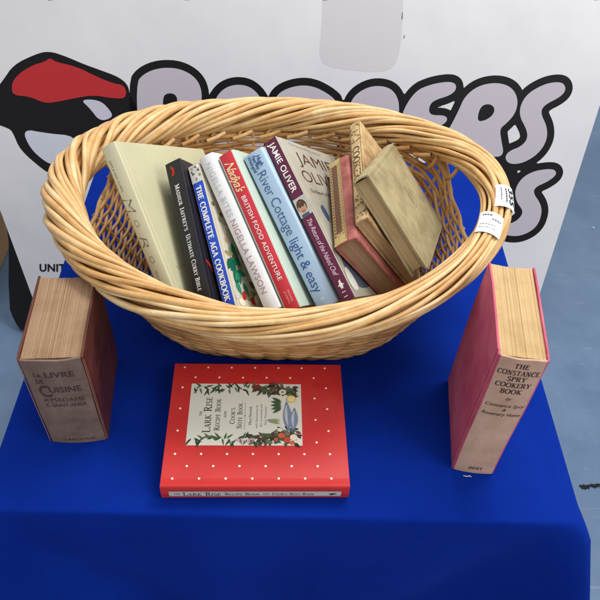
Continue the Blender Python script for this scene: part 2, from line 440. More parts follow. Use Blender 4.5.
# ------------------------------------------------------------------ banner behind the table
BP0 = Vector((0, 1.25, -.52)); BV = Vector((0, .432, .902)).normalized(); BN = Vector((1,0,0)).cross(BV)   # faces the camera
def bmap(u, v, h): return BP0+Vector((1,0,0))*u+BV*v+BN*h
bn = empty('display_banner', BP0+BV*-.2, label='pale grey printed display board leaning behind the table with black outlined lettering', cat='banner')
off = -Vector(bn.location)
def bm_(u, v, h): return tuple(bmap(u, v, h)+off)
def slab(m, P, h0, h1):
    n = len(P); V = [bm_(u, v, h0) for u, v in P]+[bm_(u, v, h1) for u, v in P]
    m.add(V, [tuple(range(n))[::-1], tuple(range(n, 2*n))]+[(i, (i+1) % n, n+(i+1) % n, n+i) for i in range(n)])
def vinyl_build(nt, b):
    v = coords(nt); n = noise(nt, v, 5, 4)
    r = ramp(nt, n, [(.3, rgb(204,203,206)), (.7, rgb(213,212,214))]); nt.links.new(r.outputs[0], b.inputs['Base Color'])
    n2 = noise(nt, coords(nt, (2.2, 2.2, .7)), 3, 3, .5); bump(nt, b, n2, .5, .008)
VINYL = mat('pale_grey_vinyl', rough=.34, spec=.35, build=vinyl_build)
m = MB(); slab(m, [(-.618,-.2),(.668,-.2),(.85,1.25),(-.97,1.25)], -.012, 0); m.build('printed_panel', VINYL, bn)
m = MB(); slab(m, smooth_poly([(-.75,1.0),(-.7048,.1193),(-.7328,-.1195),(-.7223,-.1655),(-.7023,-.2002),(-.45,-.203),(-.45,1.0)], 1), -.075, -.045)
m.build('rear_panel', plain('black_rear_panel', rgb(16,16,19), .55, .25), bn)

BLACK = rgb(12,10,13); LILAC = rgb(180,173,181)
def off_m(P): return [(u, v) for u, v in P]
LET = {
'R':[(0.36,.33),(0.3986, 0.4026), (0.4157, 0.4463), (0.4253, 0.4775), (0.4537, 0.5029), (0.4961, 0.5122), (0.5334, 0.5032), (0.5531, 0.4751), (0.5509, 0.4441), (0.5328, 0.4199), (0.5184, 0.4075), (0.5259, 0.38), (0.5395, 0.3421), (0.5056, 0.3388), (0.4683, 0.3696),(.43,.30)],
'S':[(0.6548, 0.5173), (0.6632, 0.5025), (0.6525, 0.4868), (0.6159, 0.4661), (0.6112, 0.4465), (0.6329, 0.4161), (0.6385, 0.3845), (0.6236, 0.3516), (0.5904, 0.3275), (0.5578, 0.3229), (0.5433, 0.3362), (0.549, 0.3527), (0.5799, 0.3661), (0.5929, 0.3867), (0.5849, 0.4102), (0.5642, 0.4368), (0.5614, 0.4639), (0.5754, 0.4913), (0.6079, 0.5116), (0.6346, 0.5187)],
'T':[(0.6722, 0.3126), (0.677, 0.3003), (0.6566, 0.2828), (0.6295, 0.2692), (0.6265, 0.2522), (0.6494, 0.2275), (0.6581, 0.2019), (0.6514, 0.1667), (0.6207, 0.1435), (0.5867, 0.1395), (0.5592, 0.15), (0.5651, 0.1678), (0.59, 0.1732), (0.6085, 0.1914), (0.6099, 0.2087), (0.5895, 0.2294), (0.5806, 0.2588), (0.5926, 0.2887), (0.6189, 0.3064), (0.6512, 0.3134)],
'E':[(0.3976, 0.5066), (0.4017, 0.4932), (0.389, 0.4798), (0.3506, 0.4667), (0.3404, 0.451), (0.345, 0.43), (0.385,0.432),(0.39,.418),(.36,.40),(.345,.36), (0.2794, 0.378), (0.2781, 0.4329), (0.3049, 0.4839), (0.3388, 0.5004), (0.3775, 0.5088)],
'B':[(-0.35, 0.3), (-0.3528, 0.474), (-0.3332, 0.4972), (-0.2955, 0.512), (-0.2491, 0.5122), (-0.2122, 0.4933), (-0.1986, 0.4624), (-0.2037, 0.421), (-0.23, 0.3)],
'A':[(-0.18, 0.3), (-0.1704, 0.4407), (-0.1515, 0.4688), (-0.1233, 0.4817), (-0.0904, 0.4804), (-0.0666, 0.4633), (-0.0547, 0.4409), (-0.0462, 0.3)],
'D':[(-0.0319, 0.3), (-0.0282, 0.4466), (-0.0147, 0.47), (0.0225, 0.4851), (0.0602, 0.4866), (0.099, 0.4701), (0.124, 0.4501), (0.1313, 0.3)],
'G':[(0.145, 0.3), (0.1509, 0.4413), (0.1631, 0.4705), (0.1972, 0.4912), (0.2326, 0.4926), (0.2576, 0.4801), (0.2728, 0.4463), (0.27, 0.3)]}
LET = {k: smooth_poly(v) for k, v in LET.items()}
RC = smooth_poly([(0.4612, 0.4209), (0.4643, 0.456), (0.4832, 0.4645), (0.5006, 0.456), (0.4992, 0.4381), (0.481, 0.4241)])
BC = smooth_poly([(-0.2913, 0.33), (-0.293, 0.4448), (-0.2804, 0.4572), (-0.2617, 0.4552), (-0.2554, 0.4418), (-0.2628, 0.33)])
BLK = smooth_poly([(0.5233, 0.3314), (0.5706, 0.3209), (0.5764, 0.2587), (0.5774, 0.1988), (0.5506, 0.2065)])
HOLE = [(0.5524, 0.4089), (0.568, 0.3936), (0.5538, 0.3747), (0.5421, 0.3966)]
def f_black(x, y):
    d = np.minimum.reduce([sdf_poly(x, y, p) for p in LET.values()])-.0185
    d = np.minimum(d, sdf_poly(x, y, BLK)-.008)
    return np.maximum(d, -sdf_poly(x, y, HOLE))
def f_fill(x, y):
    d = np.minimum.reduce([sdf_poly(x, y, p) for p in LET.values()])-.001
    return np.maximum(np.maximum(d, -sdf_poly(x, y, RC)), -sdf_poly(x, y, BC))
pr = Print(bm_, .0002)
V, F = iso_mesh(f_black, -.39, .71, .10, .55, 300); pr.add(V, F, BLACK, .00015)
V, F = iso_mesh(f_fill, -.39, .71, .10, .55, 300); pr.add(V, F, LILAC, .00015)
pr.build('outlined_lettering', bn)
lettering(bm_, [('UNITED', ('sans', .03, .12, 1.05), (-.622, .009), (-.520, .012), .020, BLACK)], 'small_lettering', bn, .0008)
# emblem: a flat red cap on a black and pale badge (the character's face is left out)
CAP = smooth_poly([(-0.6435, 0.4522), (-0.6376, 0.4711), (-0.6162, 0.4905), (-0.5878, 0.5064), (-0.5602, 0.5149), (-0.5479, 0.5241), (-0.5372, 0.5158), (-0.4882, 0.5069), (-0.4435, 0.4866), (-0.4056, 0.4733), (-0.3825, 0.4705), (-0.3755, 0.4558), (-0.3801, 0.4405), (-0.4076, 0.4394), (-0.4541, 0.445), (-0.5015, 0.4355), (-0.5493, 0.4237), (-0.5728, 0.4227), (-0.6027, 0.4351), (-0.6413, 0.4373)], 1)
EMB = smooth_poly([(-0.735, 0.4084), (-0.6911, 0.4374), (-0.6607, 0.4702), (-0.6339, 0.5045), (-0.5856, 0.5283), (-0.5504, 0.5392), (-0.5095, 0.5279), (-0.4761, 0.5147), (-0.4348, 0.5018), (-0.3931, 0.4887), (-0.3708, 0.471), (-0.3682, 0.4448), (-0.3498, 0.4188), (-0.3388, 0.4), (-0.4452, 0.3009), (-0.5726, 0.2552), (-0.588, 0.2628), (-0.6396, 0.3092), (-0.6512, 0.3484), (-0.6599, 0.3603), (-0.72, 0.3764)])
EMW = smooth_poly([(-0.6295, 0.3602), (-0.5717, 0.3516), (-0.5005, 0.3482), (-0.5052, 0.3034), (-0.5607, 0.2757), (-0.5821, 0.2834), (-0.6151, 0.3142)])
EMW2 = smooth_poly([(-0.4861, 0.4339), (-0.4392, 0.4343), (-0.417, 0.4123), (-0.4101, 0.3956), (-0.4424, 0.3842), (-0.464, 0.4142)])
pr = Print(bm_, .0002)
for P, c in ((EMB, BLACK), (EMW, rgb(196,198,208)), (EMW2, rgb(190,186,200)), (CAP, rgb(176,40,44))):
    V, F = iso_mesh(lambda x, y, P=P: sdf_poly(x, y, P), -.75, -.32, .24, .56, 130); pr.add(V, F, c, .00015)
pr.build('cap_emblem', bn)
LEAF = smooth_poly([(0.0686, 0.75), (0.0771, 0.6314), (0.0713, 0.545), (0.1002, 0.5297), (0.1592, 0.5244), (0.2181, 0.5235), (0.2546, 0.5361), (0.2629, 0.6074), (0.2524, 0.75)])
pr = Print(bm_, .0002)
V, F = iso_mesh(lambda x, y: sdf_poly(x, y, LEAF), .05, .28, .5, .76, 60); pr.add(V, F, rgb(196,193,196), .00015)
pr.build('printed_shape', bn)
for P in ([(.258,.655),(.2585,.64)], [(.266,.60),(.268,.607)]):
    pr = Print(bm_, .0002); pr.line(P, .0025, rgb(120,120,126)); pr.build('print_mark', bn)
for u, v in ((-.5345,.6480),(-.2279,.6615),(.0827,.6745),(.6981,.7015)):
    pr = Print(bm_, .0002); pr.poly([(u-.007,v-.0025),(u+.006,v-.001),(u+.009,v+.03),(u-.004,v+.03)], BLACK); pr.build('letter_foot', bn)
#,(.2585,.64)], .0025, rgb(120,120,126)); pr.line([(.266,.60),(.268,.607)], .0025, rgb(120,120,126))

# boxes seen in the gap left of the banner
for nm, lab, x, y, z, sx, sy, sz, c in (
    ('storage_box', 'tan wooden box on the floor at the left edge of the picture', -.925, 1.47, FZ, .2, .3, .13, rgb(176,138,92)),
    ('storage_box', 'teal box stacked on the tan box at the left edge', -.925, 1.48, FZ+.131, .19, .28, .07, rgb(20,96,104)),
    ('storage_box', 'red box on top of the stack at the left edge', -.925, 1.48, FZ+.202, .18, .26, .09, rgb(120,20,28))):
    e = empty(nm, (x-.012, y, z), label=lab, cat='box', group='boxes stacked behind the banner')
    pm = plain(nm+'_paint', c, .5)
    m = MB(); m.box(-sx/2, -sy/2, 0, sx/2, sy/2, sz*.78); bevel(m.build('box_body', pm, e), .004)
    m = MB(); m.box(-sx/2-.003, -sy/2-.003, sz*.78+.0005, sx/2+.003, sy/2+.003, sz); bevel(m.build('lid', pm, e), .004)

# ------------------------------------------------------------------ basket
bk = empty('wicker_basket', (0, .70, 0), label='large oval honey coloured wicker basket full of cookery books', cat='basket')
BO = np.array([0, .70, 0])
CX, CY, RA, RB, PHI, DZ, RR = -.0022, .7205, .282, .2185, .013, .0146, .0234
def rim_c(t):
    return np.stack([CX+RA*np.cos(t), CY+RB*np.sin(t), .178+DZ*np.cos(2*t)+.005*np.cos(t)], -1)-BO
def rim_n(t):
    n = np.stack([np.cos(t)/RA, np.sin(t)/RB, 0*t], -1); return n/np.linalg.norm(n, axis=-1)[..., None]
def rim_r(t): return RR*(1-.107*np.cos(t)+.13*np.sin(t)*(np.sin(t) > 0)+.10*np.sin(t)*(np.sin(t) < 0))
tt = np.linspace(0, 2*PI, 521)[:-1]
C = rim_c(tt); Nn = rim_n(tt); UP = np.array([0, 0, 1.]); rr = rim_r(tt)
m = MB(); NS = 18
for j in range(NS):
    ph = rng.uniform(0, 2*PI, 4)
    al = 2*PI*j/NS+2.5*(tt+.55*np.sin(tt-math.radians(150)))
    # the loop closes onto a neighbouring strand: 2.5 turns would not, so use whole turns
    al = 2*PI*j/NS+3*tt+1.6*np.sin(tt-math.radians(150))+.10*np.sin(5*tt+ph[0])+.07*np.sin(11*tt+ph[1])
    rad = rr*.83*(1+.06*np.sin(7*tt+ph[2])+.05*np.sin(3*tt+ph[3]))
    P = C+rad[:, None]*(np.cos(al)[:, None]*Nn+np.sin(al)[:, None]*UP)
    sr = rr*.152*(1+.16*np.sin(4*tt+ph[1])+.08*np.sin(9*tt+ph[0]))*rng.uniform(.9, 1.1)
    # tone drifts and steps where one rod gives way to the next
    k = rng.integers(0, 520); tn = np.where((np.arange(520)-k) % 520 < 260, rng.uniform(.45, .9), rng.uniform(.45, .9))
    m.tube(P, sr, 9, True, tone=np.repeat(tn, 9))
# filling rods inside the twist
for j in range(6):
    al = 2*PI*j/6+3*tt; P = C+(rr*.36)[:, None]*(np.cos(al)[:, None]*Nn+np.sin(al)[:, None]*UP)
    m.tube(P, rr*.25, 6, True, tone=.2)
m.build('rim', WILLOW, bk, smooth=True)

def topz(t):
    d = np.abs(((t+PI/2) % PI)-PI/2)      # angle from the nearer end
    return .166-.049/(1+np.exp((d-.46)/.085))
def wall(t, z, grow=0.):
    s = np.clip(z/.16, 0, 1.2)
    a = .126+.160*s**.58+grow; b = .114+.098*s**.85+grow
    g = 1+((np.cos(t)**4+np.sin(t)**4)**-.25-1)*(1-np.clip(s, 0, 1))**2.5     # squarer towards the base
    return np.stack([CX+a*g*np.cos(t), .70+.022*s+b*g*np.sin(t), z+0*t], -1)-BO
NST = 38; NPT = NST*6
tw = np.linspace(0, 2*PI, NPT+1)[:-1]
m = MB(); ROWS = 29
for k in range(ROWS):
    f = (k+.6)/ROWS; ph = rng.uniform(0, 6.28, 3)
    z = f*topz(tw)+.0008*np.sin(5*tw+ph[0])+.0006*np.sin(13*tw+ph[1])
    wob = .0022*np.sin(tw*NST/2+(k % 2)*PI)+.0006*np.sin(9*tw+ph[2])
    P = wall(tw, z, wob); r0 = .0029 if k < 12 else .0030
    if k == ROWS-1: r0 = .0036
    sr = r0*(1+.12*np.sin(3*tw+ph[0]))*(topz(tw)/.166)*(1+.22*np.clip(np.sin(tw),0,1)); brk = rng.integers(0, NPT)
    tn = np.where((np.arange(NPT)-brk) % NPT < NPT//2, rng.uniform(.2, .7), rng.uniform(.2, .7))
    m.tube(P, sr, 7, True, tone=np.repeat(tn, 7))
# second rod of the top border
ph = 1.; P = wall(tw, topz(tw)+.002, -.0022*np.sin(tw*NST/2)); m.tube(P, .0031, 7, True, tone=.5)
m.build('woven_wall', WILLOW, bk, smooth=True)
m = MB()
for i in range(NST):
    t = (i+.5)*2*PI/NST; tz = float(topz(np.array(t)))
    dend = abs(((t+PI/2) % PI)-PI/2)
    zs = np.linspace(.003, tz+.004, 12); P = [wall(np.array(t+.012*math.sin(i*3+z*20)), np.array(z)) for z in zs]
    if dend > .52 and math.sin(t) < .1: m.tube(P[:-1], .0027, 7, tone=rng.uniform(.2, .6))
    elif dend > .52:
        # carries on up into the rim, leaning over
        c = rim_c(np.array(t+.10)); n_ = rim_n(np.array(t+.10)); q = float(rim_r(np.array(t)))
        P += [c-n_*q*.85-UP*q*.75]
        m.tube(P, .0027, 7, tone=rng.uniform(.2, .6))
        if math.sin(t) < .25: continue
        # cut tip coming back out below the rim
        a = rim_c(np.array(t+.02)); na = rim_n(np.array(t+.02)); b = rim_c(np.array(t+.14)); nb = rim_n(np.array(t+.14))
        p0 = a-na*q*.98-UP*q*.45; p1 = b-nb*(q*1.16)-UP*q*.80; pm_ = (p0+p1)/2-na*.002
        m.tube([p0, pm_, p1], .0032, 9, tone=rng.uniform(.3, .7), capmi=1)
    else:
        m.tube(P, .0027, 7, tone=rng.uniform(.2, .6))
m.build('stakes', [WILLOW, WILLOW_END], bk, smooth=False)
for p in bk.children[-1].data.polygons: p.use_smooth = len(p.vertices) == 4
# broken stubs beside the hand holes
for t, dt in ((.36,.05),(.56,.04),(PI-.35,.05),(PI-.5,-.04)):
    c = rim_c(np.array(t)); n_ = rim_n(np.array(t)); q = float(rim_r(np.array(t))); c2 = rim_c(np.array(t+dt)); n2 = rim_n(np.array(t+dt))
    m = MB(); m.tube([c-n_*q*.8-UP*q*.5, c-n_*q*1.1-UP*q*1.0, c2-n2*q*1.15-UP*q*1.5], .003, 8, tone=.35); m.build('stub', WILLOW, bk, smooth=True)
# base
m = MB()
for k in range(11):
    f = .16+.82*k/10; w_ = .0016*np.sin(tw*NST/2+(k % 2)*PI)
    gq = (np.cos(tw)**4+np.sin(tw)**4)**-.25
    m.tube(np.stack([CX+.122*f*gq*np.cos(tw), 0*tw+.110*f*gq*np.sin(tw), .006+w_], -1), .0030, 6, True, tone=rng.uniform(.1, .5))
for i in range(9):
    x = -.11+.22*i/8; L = .110*math.sqrt(max(0, 1-(x/.125)**2)); m.tube([(CX+x, -L, .0062), (CX+x, L, .0062)], .0028, 6, tone=.3)
m.build('base', WILLOW, bk, smooth=True)
# stickers on the rim
PAPER = plain('white_sticker_paper', rgb(232,232,232), .5)
def rim_pt(t, al, h):
    t = np.radians(t); al = math.radians(al); c = rim_c(np.array(t)); n_ = rim_n(np.array(t)); q = float(rim_r(np.array(t)))*1.03
    return tuple(c+(q+h)*(math.cos(al)*n_+math.sin(al)*UP))
def sticker(q4, words, bars, lab):
    # q4: (theta, alpha) of corners: lower-left, lower-right, upper-right, upper-left of the writing
    q4 = np.array(q4, float)
    def fn(x, y, h):
        p = q4[0]*(1-x)*(1-y)+q4[1]*x*(1-y)+q4[2]*x*y+q4[3]*(1-x)*y; return rim_pt(p[0], p[1], .001+h)
    m = MB(); n = 8; V = [fn(i/n, j/n, h) for h in (0, .0004) for i in range(n+1) for j in range(n+1)]; F = []
    k = (n+1)**2
    for i in range(n):
        for j in range(n):
            a = i*(n+1)+j; F += [(a, a+1, a+n+2, a+n+1), (k+a, k+a+n+1, k+a+n+2, k+a+1)]
    m.add(V, F); o = m.build('sticker', PAPER, bk, smooth=True); o['label'] = lab
    if words: lettering(fn, words, 'sticker_lettering', o, .0008)
    for x0, x1, y, w_, g_ in bars:        # small print, too small to read
        pr = Print(fn, .0008); x = x0; r_ = random.Random(int(y*100))
        while x < x1:
            l = r_.uniform(.04, .09); pr.line([(x, y), (min(x1, x+l), y)], w_, rgb(g_, g_, g_+6)); x += l+.03
        pr.build('small_print', o)
sticker([(-28,129),(-26.5,45),(-19,63),(-16.5,153)], [], [(.18,.55,.82,.06,80), (.55,.88,.64,.06,80), (.1,.7,.36,.03,130), (.1,.75,.22,.03,130)], 'white label with small grey print')
sticker([(-4,105),(-15,105),(-12,18),(-2.5,36)], [('355', BOLD, (.15,.74), (.85,.74), .30, rgb(18,18,20))], [(.18,.8,.46,.07,50), (.15,.7,.24,.05,80)], 'white price sticker with black figures')

# ------------------------------------------------------------------ books
def book(lab, key_o, rot, T, W, L, spine, front, back, pages, ct=.0026, over=.003, bulge=.0012, name='cookery_book', soft=False, group='cookery books in the basket', inset=None):
    e = empty(name, key_o, rot, label=lab, cat='book', group=group)
    if inset is not None: over = inset
    # cover profile in plan (x thickness, y depth): back board, spine, front board
    c = min(.003, T*.12) if not soft else .0008
    O = [(0, W)] + [(0, W*k/4) for k in (3, 2, 1)] + [(0, .010), (.0006, .007), (0, c*1.2), (c*.35, c*.35), (c, 0)]
    for k in range(1, 8):
        f = k/8; O.append((c+(T-2*c)*f, -bulge*4*f*(1-f)))
    O += [(T-c, 0), (T-c*.35, c*.35), (T, c*1.2), (T-.0006, .007), (T, .010)] + [(T, W*k/4) for k in (1, 2, 3)] + [(T, W)]
    O = np.array(O); n = len(O)
    Tg = np.gradient(O, axis=0); Tg /= np.linalg.norm(Tg, axis=1)[:, None]; In = np.stack([-Tg[:,1], Tg[:,0]], 1)
    I = O+In*ct
    I[:,0] = np.clip(I[:,0], ct, T-ct); 
    NZ = 8; m = MB(); V = []
    for k in range(NZ+1):
        z = L*k/NZ
        V += [(x, y, z) for x, y in O]+[(x, y, z) for x, y in I]
    F = []; mi = []
    for k in range(NZ):
        a = k*2*n; b = a+2*n
        for i in range(n-1):
            q = 1 if i < 8 else (0 if i < n-9 else 2)
            F.append((a+i, a+i+1, b+i+1, b+i)); mi.append(q)
            F.append((a+n+i+1, a+n+i, b+n+i, b+n+i+1)); mi.append(q)
        F.append((a, b, b+n, a+n)); mi.append(1); F.append((a+n-1, a+2*n-1, b+2*n-1, b+n-1)); mi.append(2)
    for i in range(n-1):
        q = 1 if i < 8 else (0 if i < n-9 else 2)
        F.append((i, n+i, n+i+1, i+1)); mi.append(q)
        a = NZ*2*n; F.append((a+i, a+i+1, a+n+i+1, a+n+i)); mi.append(q)
    m.add(V, F); m.mi = mi
    if pages not in (PAGES_NEW,):      # old boards: bowed, bumped and rubbed at the corners
        ph = [random.Random(int(T*1e6)+q).uniform(0, 6.28) for q in range(6)]; VV = []
        for x, y, z in m.v:
            u, v = y/W, z/L; sg = 1 if x > T/2 else -1
            x2 = x-sg*.0009*math.sin(PI*u)*(.6+.4*math.sin(5*v+ph[0]))+.0004*math.sin(9*v+ph[1]+4*u)
            e1 = max(0, u-.9)/.1; e2 = max(0, abs(v-.5)-.45)/.05
            y2 = y-.0022*e1*e2+.0006*min(1,u*2)*math.sin(13*v+ph[2]); z2 = z-(.0018*e1+(.0011*(.5+.5*math.sin(x/T*11+ph[3])) if u < .05 else 0))*e2*(1 if v > .5 else 0)
            VV.append((x2, y2, z2))
        m.v = VV
    cov = m.build('cover', [spine, back, front], e)
    bevel(cov, .0005 if not soft else .0002, 2)
    g = .0004
    m = MB(); 
    # page block with a gently rounded back and hollow fore-edge
    rr_ = random.Random(int(T*1e6)+int(W*1e5)); x0, x1 = ct+g, T-ct-g; cols = []
    ns = max(5, int((x1-x0)/.0032)); cuts = sorted([x0]+[x0+(x1-x0)*(k+rr_.uniform(-.3, .3))/ns for k in range(1, ns)]+[x1])
    for a, b_ in zip(cuts[:-1], cuts[1:]):
        dz, dy = rr_.uniform(0, .0005), rr_.uniform(0, .0006); w = .00007 if rr_.random() < .75 else .00018
        for x, q in ((a+w, 0), ((a+b_)/2, -.0001), (b_-w, 0)): cols.append((x, dz+q, dy))
        if b_ < x1: cols.append((b_, .0012, .0012))
    n = len(cols); VV = []
    for x, dz, dy in cols:
        yb = W-over-.0022*math.sin(PI*(x-x0)/(x1-x0))-dy
        VV += [(x, ct+.0012, over+dz), (x, yb, over+dz), (x, yb, L-over-dz), (x, ct+.0012, L-over-dz)]
    FF = [(0, 1, 2, 3), tuple((n-1)*4+q for q in (3, 2, 1, 0))]
    for k in range(n-1):
        a, b_ = k*4, k*4+4
        for q in range(4): FF.append((a+q, b_+q, b_+(q+1) % 4, a+(q+1) % 4))
    m.add(VV, FF); m.build('pages', pages, e)
    e['dims'] = (T, W, L)
    return e, cov
def spine_fn(bulge, T):
    def fn(a, b, h):   # a = distance down from tail upward axis: text x runs down the spine (a = -z), b = x
        c = min(.003, T*.12) if bulge >= .001 or T > .0239 else .0008
        f = min(1, max(0, (b-c)/(T-2*c))); return (b, -bulge*4*f*(1-f)-h-bulge*.16, -a)
    return fn
def S(x, z): return (-z, x)      # point (local x, local z) of the spine in text coordinates (text runs head to tail)
def front_fn(T):
    return lambda a, b, h: (T+h, a, b)
def upright_fn(bulge, T):
    def fn(a, b, h):
        c = .003
        f = min(1, max(0, (a-c)/(T-2*c))); return (a, -bulge*4*f*(1-f)-h, b)
    return fn
def matv(name, c, rough=.35, spec=.45, vary=.93, scale=30, bs=.05):
    return mottled(name, tuple(x*vary for x in c[:3])+(1,), c, scale, rough, spec, 800, bs, .3, .6)

# --- 1 cream hardback
T, W, L = .0241, .1956, .2221
creamc = matv('cream_cover', rgb(186,182,148), .45); cream2 = matv('cream_spine', rgb(206,202,170), .45)
e, c = book('thick cream hardback leaning on the left wall of the basket with its front cover showing', (-.1395,.5618,.1119), (-.7335,-.6099,-.3047), T, W, L, cream2, creamc, creamc, PAGES_NEW, bulge=.001)
DK = rgb(118,112,88)
lettering(spine_fn(.001, T), [('SAM & SAM CLARK', LIGHT, S(.0075,.203), S(.0085,.160), .0032, DK), ('M', ('sans',-.02,.3,1), S(.0095,.152), S(.0095,.130), .015, DK), ('O', ('sans',-.02,.2,1), S(.0105,.121), S(.0105,.112), .007, DK), ('R', ('sans',-.02,.3,1), S(.0105,.100), S(.0105,.084), .011, DK), ('O', ('sans',-.02,.2,1), S(.0115,.072), S(.0115,.063), .007, DK), ('ebury press', LIGHT, S(.0105,.053), S(.0105,.034), .003, DK)], 'spine_lettering', c)
pr = Print(front_fn(T)); 
pr.line([(.022,.052),(.027,.047),(.029,.053),(.034,.046),(.033,.054),(.040,.049),(.044,.055)], .0009, DK);
pr.build('cover_flourish', c)

# --- 2 black curry book
T, W, L = .0238, .1463, .2136
blk = matv('black_cover', rgb(28,28,30), .3); blk2 = matv('black_front', rgb(30,26,34), .3)
e, c = book('black paperback with small white spine lettering and a red chilli at its head', (-.0967,.5433,.1181), (-.9732,-.5061,-.3160), T, W, L, blk, blk2, blk, PAGES_NEW, bulge=.0004, soft=True, ct=.0012, over=.0006)
lettering(spine_fn(.0004, T), [("MADHUR JAFFREY'S", ('serif',.16,.08,.82), S(.0115,.181), S(.0115,.117), .0062, WHITE), ("ULTIMATE CURRY BIBLE", ('serif',.16,.08,.82), S(.0115,.112), S(.0115,.037), .0062, WHITE), ('EBURY', SANS, S(.012,.030), S(.012,.016), .004, rgb(180,178,170))], 'spine_lettering', c)
pr = Print(spine_fn(.0004, T), .0002)
pr.line([S(.008+.003*math.sin(k/9*3), .207-.0014*k) for k in range(10)], .0034, rgb(176,44,28)); pr.line([S(.007,.2088), S(.009,.2068)], .0012, rgb(60,90,40))
pr.build('chilli_picture', c)
pr = Print(front_fn(T)); r_ = random.Random(4)
for k in range(26):
    x, y, a = r_.uniform(.012,.12), r_.uniform(.02,.2), r_.uniform(0, 3)
    pr.line([(x+.018*s*math.cos(a)+.003*math.sin(s*3), y+.018*s*math.sin(a)) for s in (0,.25,.5,.75,1)], .004, rgb(150,40,30) if k % 3 else rgb(60,50,90))
pr.build('cover_picture', c)
# green bookmark ribbon of the black book
m = MB(); m.add([(-.0006,.02,.170),(-.0006,.036,.176),(-.0004,.038,.196),(-.0006,.022,.186)], [(0,1,2,3)]); o = m.build('bookmark', plain('green_card', rgb(28,74,56)), e)
m2 = MB(); 

# --- 3 blue book
T, W, L = .0169, .1464, .2136
blu = matv('blue_spine', rgb(32,78,196), .3); blucov = matv('pale_photo_cover', rgb(196,190,172), .3, bs=0)
e, c = book('slim book with a bright blue spine and bold white slab lettering', (-.0611,.5414,.1175), (-.9571,-.5196,-.2925), T, W, L, blu, blucov, blucov, PAGES_NEW, bulge=.0004, soft=True, ct=.0012, over=.0006)
lettering(spine_fn(.0004, T), [('THE COMPLETE AGA COOKBOOK', ('serif',.24,.13), S(.0078,.184), S(.0078,.028), .0078, WHITE), ('ABSOLUTE', SANS, S(.008,.022), S(.008,.008), .003, WHITE)], 'spine_lettering', c)
pr = Print(spine_fn(.0004, T), .0001); r_ = random.Random(5)
pr.rect(-.2133, .0004, -.189, T-.0004, rgb(206,204,194))
for k in range(14): pr.ell(-r_.uniform(.193,.211), r_.uniform(.002,.015), .0022, .0014, r_.uniform(0,3), random.Random(k).choice([rgb(120,116,104), rgb(90,86,80), rgb(236,234,226), rgb(160,140,120)]))
pr.build('spine_picture', c)
pr = Print(front_fn(T)); r_ = random.Random(6)
for k in range(90):
    pr.ell(r_.uniform(.008,.135), r_.uniform(.01,.2), r_.uniform(.003,.009), r_.uniform(.002,.006), r_.uniform(0,3), r_.choice([rgb(222,216,196), rgb(150,132,100), rgb(186,150,110), rgb(200,196,186), rgb(112,96,72), rgb(120,140,96)]), 10)
for q in range(16): pr.leaf(.014+r_.uniform(0,.022), .048+r_.uniform(0,.045), .020, .011, r_.uniform(0,6.28), r_.choice([rgb(24,112,84), rgb(40,128,98), rgb(18,92,70)]))
for k in range(10): pr.ell(.018+.011*k*.9, .025+.012*math.sin(k*2.2), .007, .005, k, rgb(178,40,36) if k % 2 else rgb(236,220,196), 12)
pr.build('cover_picture', c)

# --- 4 white book
T, W, L = .0226, .1512, .2158
wh = matv('white_cover', rgb(226,226,226), .28); 
e, c = book('white hardback with pale grey and mauve spine lettering between the blue and red books', (-.0164,.5625,.1153), (-.8129,-.6136,-.2108), T, W, L, wh, wh, wh, PAGES_NEW, bulge=.0018)
lettering(spine_fn(.0018, T), [('NIGELLA BITES', LIGHT, S(.0113,.205), S(.0113,.130), .0085, rgb(186,192,196)), ('NIGELLA LAWSON', SANS, S(.0113,.125), S(.0113,.024), .0085, rgb(176,140,154))], 'spine_lettering', c)
# --- 5 red book
T, W, L = .0244, .1540, .2171
rd = matv('red_spine', rgb(206,50,64), .35); mint = matv('pale_green_cover', rgb(186,200,186), .35)
e, c = book('red spined hardback with cream script and white capitals, pale green front cover', (.0083,.5577,.1219), (-.8214,-.6135,-.2133), T, W, L, rd, mint, mint, PAGES_NEW, bulge=.0012)
lettering(spine_fn(.0012, T), [("Nadiya's", ('sans',.004,.5,.85), S(.0122,.2055), S(.0125,.163), .0125, rgb(244,226,170)), ('BRITISH FOOD ADVENTURE', ('sans',.008,0,1.05), S(.0122,.157), S(.0130,.041), .0062, WHITE), ('MICHAEL', LIGHT, S(.0165,.026), S(.0165,.010), .0026, rgb(236,190,180)), ('JOSEPH', LIGHT, S(.0118,.026), S(.0118,.010), .0026, rgb(236,190,180))], 'spine_lettering', c)
# --- 6 light blue book
T, W, L = .0304, .1543, .2174
lb = matv('light_blue_cover', rgb(166,192,216), .35); lbf = matv('light_blue_front', rgb(176,198,214), .35)
e, c = book('thick light blue hardback with navy lettering beside the maroon spined book', (.0484,.5658,.1199), (-.7918,-.6439,-.1914), T, W, L, lb, lbf, lb, PAGES_NEW, bulge=.0012)
NV = rgb(66,92,136)
lettering(spine_fn(.0012, T), [('Hugh', ('sans',.012,.15,.9), S(.0205,.2105), S(.0205,.196), .0062, rgb(38,66,120)), ('Fearnley', ('sans',.008,.1,.9), S(.0145,.2125), S(.0145,.1935), .0052, rgb(38,66,120)), ('Whittingstall', ('sans',.006,.1,.9), S(.0085,.2145), S(.0085,.192), .0048, rgb(38,66,120)), ('River Cottage', ('sans',-.008,0,.95), S(.0150,.1895), S(.0150,.101), .0135, NV), ('light & easy', ('sans',-.004,0,.95), S(.0140,.0945), S(.0140,.021), .0135, rgb(48,84,150)), ('B', LIGHT, S(.014,.013), S(.014,.009), .005, WHITE)], 'spine_lettering', c)
